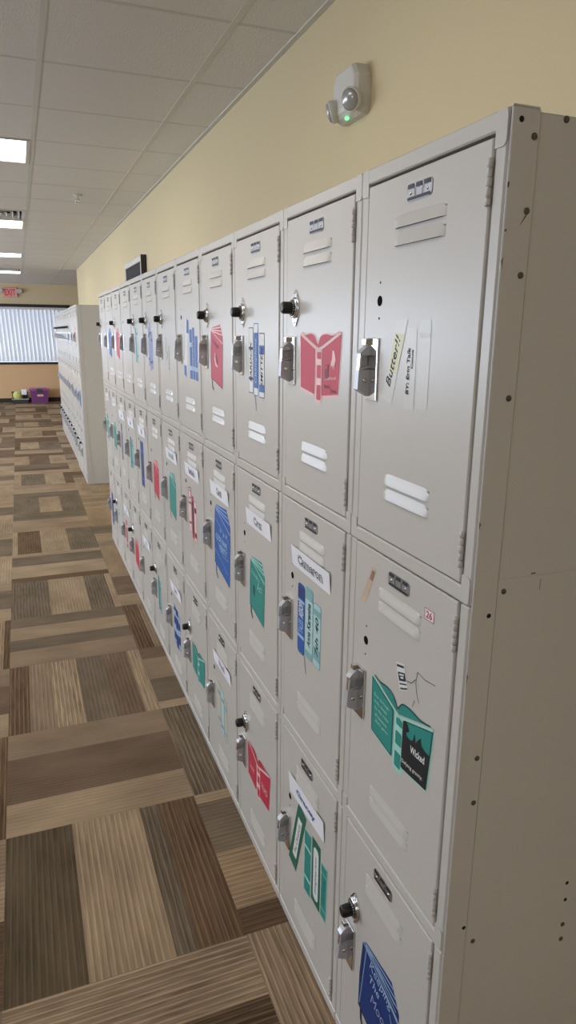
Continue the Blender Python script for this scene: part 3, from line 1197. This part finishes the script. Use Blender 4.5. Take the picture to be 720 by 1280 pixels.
def t2c1(dr):
    d = Decal()
    d.poly([(.078, .480), (.300, .490), (.300, .432), (.079, .420)], PAPER, 1)
    d.text('Gracey', (.128, .440, .250, .463), INKBLUE, layer=2, bold=.055, slant=.02)
    d.text('Gracey', (.129, .441, .249, .462), PALEBLUE, layer=3, bold=-.015, slant=.02)
    lean(d, .425, .490)
    d.build('name_sign', dr, 'white paper name strip with blue letters')
    d = Decal()
    q = [(.140, .430), (.193, .414), (.128, .206), (.076, .217)]
    d.poly(q, GREENDK, 1)
    d.poly([(.140, .385), (.165, .382), (.128, .245), (.103, .248)], CREAMV, 2)
    d.text('The Chronicle', (.080, .308, .190, .320), INK, ang=radians(74.5), layer=3, shear=.2)
    d.poly([(.184, .385), (.226, .388), (.223, .208), (.184, .206)], TEAL, 1)
    for v in (.335, .245):
        d.rect(.184, v, .225, v + .008, MINT, 2)
    d.poly([(.231, .399), (.280, .400), (.281, .217), (.229, .216)], GREENDK, 1)
    d.rect(.240, .232, .270, .380, CREAMV, 2, r=.012)
    d.text('Imaginarium', (.248, .250, .262, .355), INK, rot=90, layer=3, shear=.25)
    d.poly([(.285, .370), (.321, .371), (.318, .219), (.285, .219)], TEAL, 1)
    d.outline([(.286, .369), (.320, .370), (.317, .221), (.286, .221)], .002, MINT, 2)
    d.line([(.286, .345), (.320, .345)], .002, MINT, 2)
    d.line([(.286, .245), (.320, .245)], .002, MINT, 2)
    d.outline([(.184, .385), (.226, .388), (.223, .208), (.184, .206)], .002, MINT, 3)
    d.text('library', (.296, .262, .310, .335), GREENDK, rot=90, layer=3)
    d.build('book_spines_decal', dr, 'green book spines decal')


def t2c2(dr):
    d = Decal()
    open_book(d, RED, PINK, RED, dx=-.012)
    d.text('book', (.125, .27, .165, .29), PINK, layer=8)
    d.text('READ', (.235, .27, .285, .29), PINK, layer=8)
    d.build('book_decal', dr, 'red open book decal')


def t2c3(dr):
    name_sign(dr, 'Paul', ink=mat('ink_purple', (92, 70, 120), .7), tw=.075)
    spines([(mat('vinyl_pale_yellow', (196, 196, 176), .5), GREYTX, .035, .20, .37), (AQUA, GREYTX, .035, .19, .36), (mat('vinyl_pale_yellow', (0, 0, 0)), AQUADK, .03, .185, .345)])(dr)


def t2c5(dr):
    name_sign(dr, 'Liam', ink=INKBLUE, tw=.07)
    d = Decal()
    spine(d, .125, .19, .165, .375, PALEBLUE, NAVY, [(.1, .3, NAVY), (.5, .7, NAVY), (.85, .95, NAVY)], None)
    spine(d, .172, .18, .215, .365, NAVY, BLUE, [(.35, .5, PALEBLUE), (.78, .85, PALEBLUE)], None)
    spine(d, .222, .19, .255, .350, PALEBLUE, NAVY, [(.15, .4, NAVY), (.6, .8, NAVY)], None)
    d.build('book_spines_decal', dr, 'navy book spines decal')


SLATE = mat('vinyl_slate', (72, 74, 104), .5)
# (tier, column): (lock, what the label says, decal function)
BANK = {
    (0, 0): ('hole', 'handwritten yellow tape note', t0c0),
    (0, 1): ('dial', 'red open-book decal', t0c1),
    (0, 2): ('dial', 'white and blue book-spines decal', t0c2),
    (0, 3): ('dial', 'red closed-book decal', t0c3),
    (0, 4): ('hole', 'all-blue book-spines decal', t0c4),
    (0, 5): ('dial', 'faded grey drawing', faint_lines),
    (0, 6): ('dial', 'lavender book-spines decal', spines([(LAV, BLUE, .03, .2, .37), (LAV, SLATE, .03, .18, .39), (LAV, BLUE, .03, .19, .35)])),
    (0, 7): ('dial', 'green book-spines decal', spines([(TEAL, AQUADK, .03, .2, .37), (AQUA, TEAL, .03, .2, .38)])),
    (0, 8): ('hole', 'bare upper door', None),
    (0, 9): ('dial', 'pink book decal', closed(RED, PINK, PINK)),
    (0, 10): ('hole', 'small blue book decal', closed(BLUE, PALEBLUE, NAVY)),
    (0, 11): ('dial', 'dial and no decal', None),
    (1, 0): ('hole', 'teal and black open-book decal', t1c0),
    (1, 1): ('hole', 'blue and pale teal spines decal', t1c1),
    (1, 2): ('hole', 'name strip and teal closed book', t1c2),
    (1, 3): ('hole', 'name strip and blue closed book', t1c3),
    (1, 4): ('hole', 'name strip and pink spines decal', t1c4),
    (1, 5): ('hole', 'name strip and green book', both(sign_only('Arnold', ink=GREENDK, tw=.11), closed(TEAL, MINT, GREENDK, (.125, .186, .262, .385)))),
    (1, 6): ('hole', 'red closed-book decal', closed(RED, PINK, REDDK)),
    (1, 7): ('hole', 'name strip and tall dark-blue decal', both(sign_only('Eli', tw=.05), spines([(NAVY, BLUE, .09, .16, .40)]))),
    (1, 8): ('hole', 'name strip and green spine decal', both(sign_only('Mia', tw=.05), spines([(TEAL, GREENDK, .05, .19, .37), (AQUADK, TEAL, .05, .2, .36)]))),
    (1, 9): ('hole', 'name strip and slate spine decal', both(sign_only('Leo', tw=.05), spines([(SLATE, GREYTX, .05, .17, .40)]))),
    (1, 10): ('hole', 'small green book decal', closed(TEAL, MINT, GREENDK)),
    (1, 11): ('hole', 'teal spines decal', spines([(TEAL, AQUA, .05, .2, .38), (AQUADK, TEAL, .04, .19, .36)])),
    (2, 0): ('dial', 'dark blue closed-book decal', t2c0),
    (2, 1): ('hole', 'name strip and green spines decal', t2c1),
    (2, 2): ('dial', 'red open-book decal', t2c2),
    (2, 3): ('hole', 'name strip and faint pale spines', t2c3),
    (2, 4): ('dial', 'green open-book decal', opened(TEAL, MINT, GREENDK)),
    (2, 5): ('hole', 'name strip and navy spines decal', t2c5),
    (2, 6): ('dial', 'thin green spines decal', spines([(TEAL, GREENDK, .03, .2, .38), (AQUADK, TEAL, .03, .19, .36)])),
    (2, 7): ('hole', 'small blue label', sign_only('Ava', ink=INKBLUE, tw=.05)),
    (2, 8): ('dial', 'pink book decal', closed(RED, PINK, PINK)),
    (2, 9): ('hole', 'name strip and thin red decal', both(sign_only('Zoe', ink=INKBLUE, tw=.05), spines([(RED, PINK, .05, .19, .38)]))),
    (2, 10): ('dial', 'pale green decal', spines([(AQUA, TEAL, .04, .2, .36)])),
    (2, 11): ('hole', 'tall dark-blue decal', spines([(NAVY, BLUE, .09, .16, .40)])),
}
ROWN = ['top-row', 'middle-row', 'bottom-row']
for (t, c), (dial, what, fn) in BANK.items():
    pos = 'nearest the camera' if c == 0 else ('last before the gap' if c == 11 else '%s from the camera' % ORD[c])
    lab = 'near-bank %s locker with %s, %s' % (ROWN[t], what, pos)
    y0 = 0.0 if c < 6 else 0.004
    dr = locker(0, y0, c, t, dial, lab, 'lockers of the near bank')
    if fn:
        fn(dr)

# the far bank
Y2 = 6.672
FAR = {
    (0, 0): ('none', spines([(RED, PINK, .05, .2, .40)])),
    (1, 0): ('hole', closed(BLUE, PALEBLUE, NAVY)),
    (1, 1): ('hole', spines([(LAV, BLUE, .05, .2, .38), (PALEBLUE, BLUE, .05, .2, .36)])),
    (1, 3): ('hole', closed(LAV, PALEBLUE, SLATE)),
    (1, 5): ('hole', spines([(LAV, SLATE, .05, .2, .38)])),
    (0, 2): ('none', spines([(BLUE, PALEBLUE, .05, .2, .38)])),
    (0, 4): ('dial', spines([(PALEBLUE, BLUE, .05, .2, .38), (BLUE, NAVY, .04, .2, .36)])),
}
for t in range(3):
    for c in range(12):
        dial, fn = FAR.get((t, c), (('none', 'none')[0] if t == 0 and c < 3 else ('dial' if t in (0, 2) else 'hole'), None))
        pos = 'at its near end' if c == 0 else ('at its far end' if c == 11 else '%s from its near end' % ORD[c])
        extra = ' with thin red decal' if (t, c) == (0, 0) else (' with blue book decal' if (t, c) == (1, 0) else '')
        lab = 'far-bank %s locker%s, %s' % (ROWN[t], extra, pos)
        st_ = 0.0 if c < 3 else 0.012
        dr = locker(st_ - .001, Y2 + (0.003 if c >= 3 else 0), c, t, dial, lab, 'lockers of the far bank', dz=0.0 if c < 3 else -.006 * 0)
        if fn:
            fn(dr)


# ------------------------------------------------------------------ end panels of the two banks
def end_panel(name, y, label, full):
    r = empty(name, (0, y, 0), label, 'end panel', 'locker end panels')
    top = B0 + 3 * HT
    m = M()
    m.box((.043, -.0024, 0), (WALL - .002, -.0006, .612), SIDE, .0006)
    m.box((.043, -.0030, .612), (WALL - .002, -.0006, 1.2385), SIDE, .0006)
    m.box((.043, -.0024, 1.2385), (WALL - .002, -.0006, top - .003), SIDE, .0006)
    link('side_sheet', m.mesh('side_sheet'), r)
    m = M()
    m.box((.0012, -.0042, 0), (.0425, -.0006, top + .001), SIDE, .0012)
    if full:
        m.box((.0012, -.0042, top + .001), (.0400, -.0006, top + .0028), SIDE)
    else:
        m.extrude([(.043, 0), (.070, 0), (.047, .40), (.043, .42)], 1, -.006, -.0006, SIDE)
    fo = link('corner_flange', m.mesh('corner_flange'), r)
    if full:
        for x, z, dark in ((.0141, 1.8267, 1), (.0345, 1.8098, 0), (.0819, 1.8337, 0), (.033, 1.7261, 0), (.0325, 1.6506, 0), (.0313, 1.4963, 0),
                           (.0539, 1.2205, 0), (.0308, 1.1865, 1), (.0324, .9525, 0), (.0332, .8735, 0), (.0364, .6334, 1), (.0586, .5966, 0),
                           (.2497, .6516, 1), (.2508, .6159, 1), (.2526, .5614, 0), (.2531, .5295, 0), (.034, .30, 0), (.036, .05, 0)):
            b_ = M()
            yy = -.0042 if x < .0425 else (-.0030 if .612 < z < 1.2385 else -.0024)
            if dark:
                b_.lathe([(.0036, -.0001), (.0036, -.0004)], (x, yy, z), 1, BOLT_HOLE, 14)
                link('bolt_hole', b_.mesh('bolt_hole'), r)
            else:
                b_.lathe([(.0042, 0), (.0042, -.0012), (.0022, -.0018)], (x, yy, z), 1, BOLT, 14)
                link('bolt', b_.mesh('bolt'), r)
        m = M()
        yy = -.00435
        for pts in ([(.024, 1.7085), (.0262, 1.7105), (.0345, 1.7215), (.0330, 1.7230)], [(.0015, 1.702), (.0060, 1.7045), (.0050, 1.7005)],
                    [(.0015, 1.757), (.0042, 1.7575), (.0040, 1.752), (.0015, 1.750)], [(.0015, 1.330), (.0040, 1.325), (.0015, 1.318)],
                    [(.0016, 1.667), (.0040, 1.672), (.0030, 1.655)], [(.0016, 1.10), (.0034, 1.095), (.0016, 1.08)]):
            m.face([(x, yy, z) for x, z in pts], SCUFF)
        for pts in ([(.190, 1.231), (.205, 1.2365), (.207, 1.234), (.192, 1.2285)], [(.100, 1.243), (.108, 1.2435), (.108, 1.2415), (.100, 1.241)], [(.118, 1.215), (.1185, 1.232), (.1195, 1.232), (.119, 1.215)]):
            m.face([(x, -.0033, z) for x, z in pts], SCUFF)
        link('scuff', m.mesh('scuff', fix=False), r)['label'] = 'dark scuffs and paint chips'
    return r


end_panel('locker_end_panel', 0.0, 'scuffed beige steel side panel with bolts, closing the near end of near bank', True)
end_panel('locker_end_panel', Y2, 'plain grey-looking steel side panel closing the near end of far bank', False)

# ------------------------------------------------------------------ emergency light on the wall above the near bank
r = empty('emergency_light', (WALL, 1.338, 2.207), 'white twin-head emergency light on the wall above the lockers', 'emergency light')
m = M()
A0 = [(-.085, .012), (-.070, 0), (.070, 0), (.085, .012), (.085, .088), (.062, .118), (-.062, .118), (-.085, .088)]
n = len(A0)
rings = []
for x, s_, dz in ((0, 1.0, 0), (-.022, 1.0, 0), (-.040, .95, .004), (-.050, .84, .008), (-.053, .74, .010)):
    rings += [(x, y * s_, (.055 + (z - .055) * s_ + dz) * 1.12) for y, z in A0]
fs = [tuple(range(n)), tuple(range(4 * n, 5 * n))]
for k in range(4):
    fs += [(k * n + i, k * n + (i + 1) % n, (k + 1) * n + (i + 1) % n, (k + 1) * n + i) for i in range(n)]
m.raw(rings, fs, WHITEPL)
link('housing', m.mesh('housing'), r)
for s_ in (-1, 1):
    m = M()
    m.lathe([(.010, .022), (.020, .016), (.031, .002), (.033, -.010), (.030, -.014)], (0, 0, 0), 0, WHITEPL, 28)
    h = link('lamp_head', m.mesh('lamp_head'), r, (-.050, s_ * .064, .036))
    h.rotation_euler = (0, radians(-18), radians(s_ * -28))
    m = M()
    m.lathe([(.0295, -.0135), (.023, -.020), (.012, -.0235), (.002, -.0245)], (0, 0, 0), 0, GLASSLAMP, 28)
    link('lens', m.mesh('lens'), h)
m = M()
m.lathe([(.006, 0), (.006, -.004), (.003, -.006)], (-.036, .0, .004), 2, GREENLED, 12)
link('indicator_led', m.mesh('indicator_led'), r)['label'] = 'glowing green indicator light'

# framed dark panel mounted on the wall beyond the sixth locker
r = empty('wall_sign', (WALL, 5.15, 1.78), 'dark panel in a light grey frame on the wall above the lockers', 'wall panel')
m = M()
y0, y1, z0, z1, dp = -.02, .90, 0.0, .40, .045
fw = .045
m.box((-dp, y0, z0), (0, y1, z0 + fw), WHITEPL, .003)
m.box((-dp, y0, z1 - fw), (0, y1, z1), WHITEPL, .003)
m.box((-dp, y0, z0 + fw), (0, y0 + fw, z1 - fw), WHITEPL, .003)
m.box((-dp, y1 - fw, z0 + fw), (0, y1, z1 - fw), WHITEPL, .003)
link('frame', m.mesh('frame'), r)
m = M()
m.box((-dp + .006, y0 + fw, z0 + fw), (0, y1 - fw, z1 - fw), SCREEN)
link('dark_panel', m.mesh('dark_panel'), r)
m = M()
m.box((-dp - .002, y0 - .006, z0), (0, y0 - .0005, z1 + .004), FRAMEDK, .002)
link('side_edge', m.mesh('side_edge'), r)['label'] = 'dark side edge'

# ------------------------------------------------------------------ far wall: blinds, exit sign, totes
r = empty('vertical_blinds', ((FWX0 + FWX1) / 2, ROOM_F, WZ0), 'closed white vertical blinds across the window at the far end', 'blinds')
cx = (FWX0 + FWX1) / 2
m = M()
m.box((FWX0 + .03 - cx, -.075, WZ1 - .085 - WZ0), (FWX1 - .03 - cx, -.004, WZ1 - .035 - WZ0), mat('headrail_white', (214, 214, 214), .5), .004)
link('headrail', m.mesh('headrail'), r)
sw = .135
nsl = int((FWX1 - FWX0 - .08) / .085)
for k in range(nsl):
    m = M()
    xc = FWX0 + .05 + .04 + k * .085 - cx
    zt, zb = WZ1 - .085 - WZ0, .03
    rows, prof = 8, 6
    vs, fs = [], []
    ph = random.uniform(-.25, .25)
    for i in range(rows + 1):
        t = i / rows
        tw = radians(12 + 3 * t + 5 * ph * t)
        sh = .035 * t
        for j in range(prof + 1):
            a = (j / prof - .5) * sw
            bow = .010 * (1 - (2 * j / prof - 1) ** 2)
            vs.append((xc + sh + a * cos(tw) - bow * sin(tw) * 0, -.040 + a * sin(tw) - bow, zt + (zb - zt) * t))
    for i in range(rows):
        for j in range(prof):
            q = i * (prof + 1) + j
            fs.append((q, q + 1, q + prof + 2, q + prof + 1))
    m.raw(vs, fs, BLIND, True)
    link('slat', m.mesh('slat', fix=False), r)

r = empty('exit_sign', (-.65, ROOM_F, 2.30), 'red EXIT sign with twin lamp heads on the far wall', 'exit sign')
m = M()
m.box((-.15, -.05, 0), (.15, 0, .205), EXITWH, .006)
link('sign_box', m.mesh('sign_box'), r)
m = M()
vs, fs = glyphs('EXIT', .03, 0)
xs = [p[0] for p in vs]; ys_ = [p[1] for p in vs]
m.raw([(-.115 + (a - min(xs)) / (max(xs) - min(xs)) * .23, -.0515, .035 + (c - min(ys_)) / (max(ys_) - min(ys_)) * .135) for a, c in vs], fs, REDGLOW)
link('lettering', m.mesh('lettering', fix=False), r)['label'] = 'red letters'
for s in (-1, 1):
    m = M()
    m.lathe([(.02, .03), (.05, 0), (.052, -.05), (.045, -.055)], (s * .195, -.03, .13), 1, WHITEPL, 20)
    m.box((s * .14, -.03, .115), (s * .19, -.015, .145), WHITEPL)
    link('lamp_head', m.mesh('lamp_head'), r)


def tote(name, loc, wx, wy, h, body, label, lid=None, front=None):
    r = empty(name, loc, label, 'storage bin')
    m = M()
    tp = .03
    o = [(-wx / 2 + tp, -wy / 2 + tp), (wx / 2 - tp, -wy / 2 + tp), (wx / 2 - tp, wy / 2 - tp), (-wx / 2 + tp, wy / 2 - tp)]
    p = [(-wx / 2, -wy / 2), (wx / 2, -wy / 2), (wx / 2, wy / 2), (-wx / 2, wy / 2)]
    g = .006
    def ring(q, z, e): return [(x - math.copysign(e, x), y - math.copysign(e, y), z) for x, y in q]
    v = ring(o, 0, 0) + ring(p, h, 0) + ring(p, h, g) + ring(o, g, g)
    if front:
        for i in (4, 5, 8, 9):
            v[i] = (v[i][0], v[i][1], front)
    f = [(0, 1, 2, 3), (12, 13, 14, 15)]
    for lvl in range(3):
        for i in range(4):
            f.append((lvl * 4 + i, lvl * 4 + (i + 1) % 4, (lvl + 1) * 4 + (i + 1) % 4, (lvl + 1) * 4 + i))
    m.raw(v, f, body)
    # ribs
    for k in (() if front else (-.3, 0, .3)):
        m.box((k * wx - .008, -wy / 2 + .004, h * .45), (k * wx + .008, -wy / 2 + .02, h * .9), body)
    link('tub', m.mesh('tub'), r)
    m = M()
    for a, c in (((-wx / 2 - .012, -wy / 2 - .012), (wx / 2 + .012, -wy / 2)), ((-wx / 2 - .012, wy / 2), (wx / 2 + .012, wy / 2 + .012)),
                 ((-wx / 2 - .012, -wy / 2), (-wx / 2, wy / 2)), ((wx / 2, -wy / 2), (wx / 2 + .012, wy / 2))):
        if front and a[1] < -wy / 2:
            m.box((a[0], a[1], front - .02), (c[0], c[1], front + .004), TOTECLEAR, .002)
        elif front and c[0] != a[0] and c[1] > 0 and a[1] < 0:
            continue
        else:
            m.box((a[0], a[1], h - .02), (c[0], c[1], h + .004), body if not lid else lid, .002)
    link('rim', m.mesh('rim'), r)
    if lid:
        m = M()
        m.box((-wx / 2 - .016, -wy / 2 - .016, h + .004), (wx / 2 + .016, wy / 2 + .016, h + .022), lid, .005)
        m.box((-wx / 2 + .03, -wy / 2 + .03, h + .022), (wx / 2 - .03, wy / 2 - .03, h + .034), lid, .005)
        link('lid', m.mesh('lid'), r)
        m = M()
        m.box((-.06, -wy / 2 - .026, h - .055), (.06, -wy / 2 - .012, h + .026), TOTEGREY, .004)
        link('clasp', m.mesh('clasp'), r)['label'] = 'dark clasp'
        m = M()
        m.box((-.05, -wy / 2 + .0, h * .52), (.08, -wy / 2 + .012, h * .66), PINK)
        link('paper_label', m.mesh('paper_label'), r)['label'] = 'pale label'
    return r


tote('open_tote', (-.63, 15.92, 0), .34, .28, .25, TOTEGREY, 'open dark grey tote on the floor under the far window', front=.11)
m = M()
for k in range(7):
    a = k * 2.1
m.lathe([(.02, .02), (.085, .03), (.105, .12), (.10, .215), (.05, .27), (.012, .278)], (-.68, 15.92, 0), 2, YELLOWG, 18)
tag(link('folded_cloth', m.mesh('folded_cloth')), 'crumpled yellow-green cloth inside the open grey tote', 'cloth')
m = M()
m.extrude([(15.80, .20), (15.806, .20), (15.96, .305), (15.954, .307)], 0, -.60, -.49, PAPER)
tag(link('paper_sheet', m.mesh('paper_sheet')), 'white paper sticking out of the open grey tote', 'paper')
tote('storage_tote', (-.22, 15.93, 0), .40, .30, .30, PURPLE, 'purple lidded storage tote beside the open grey tote', PURPLELID)
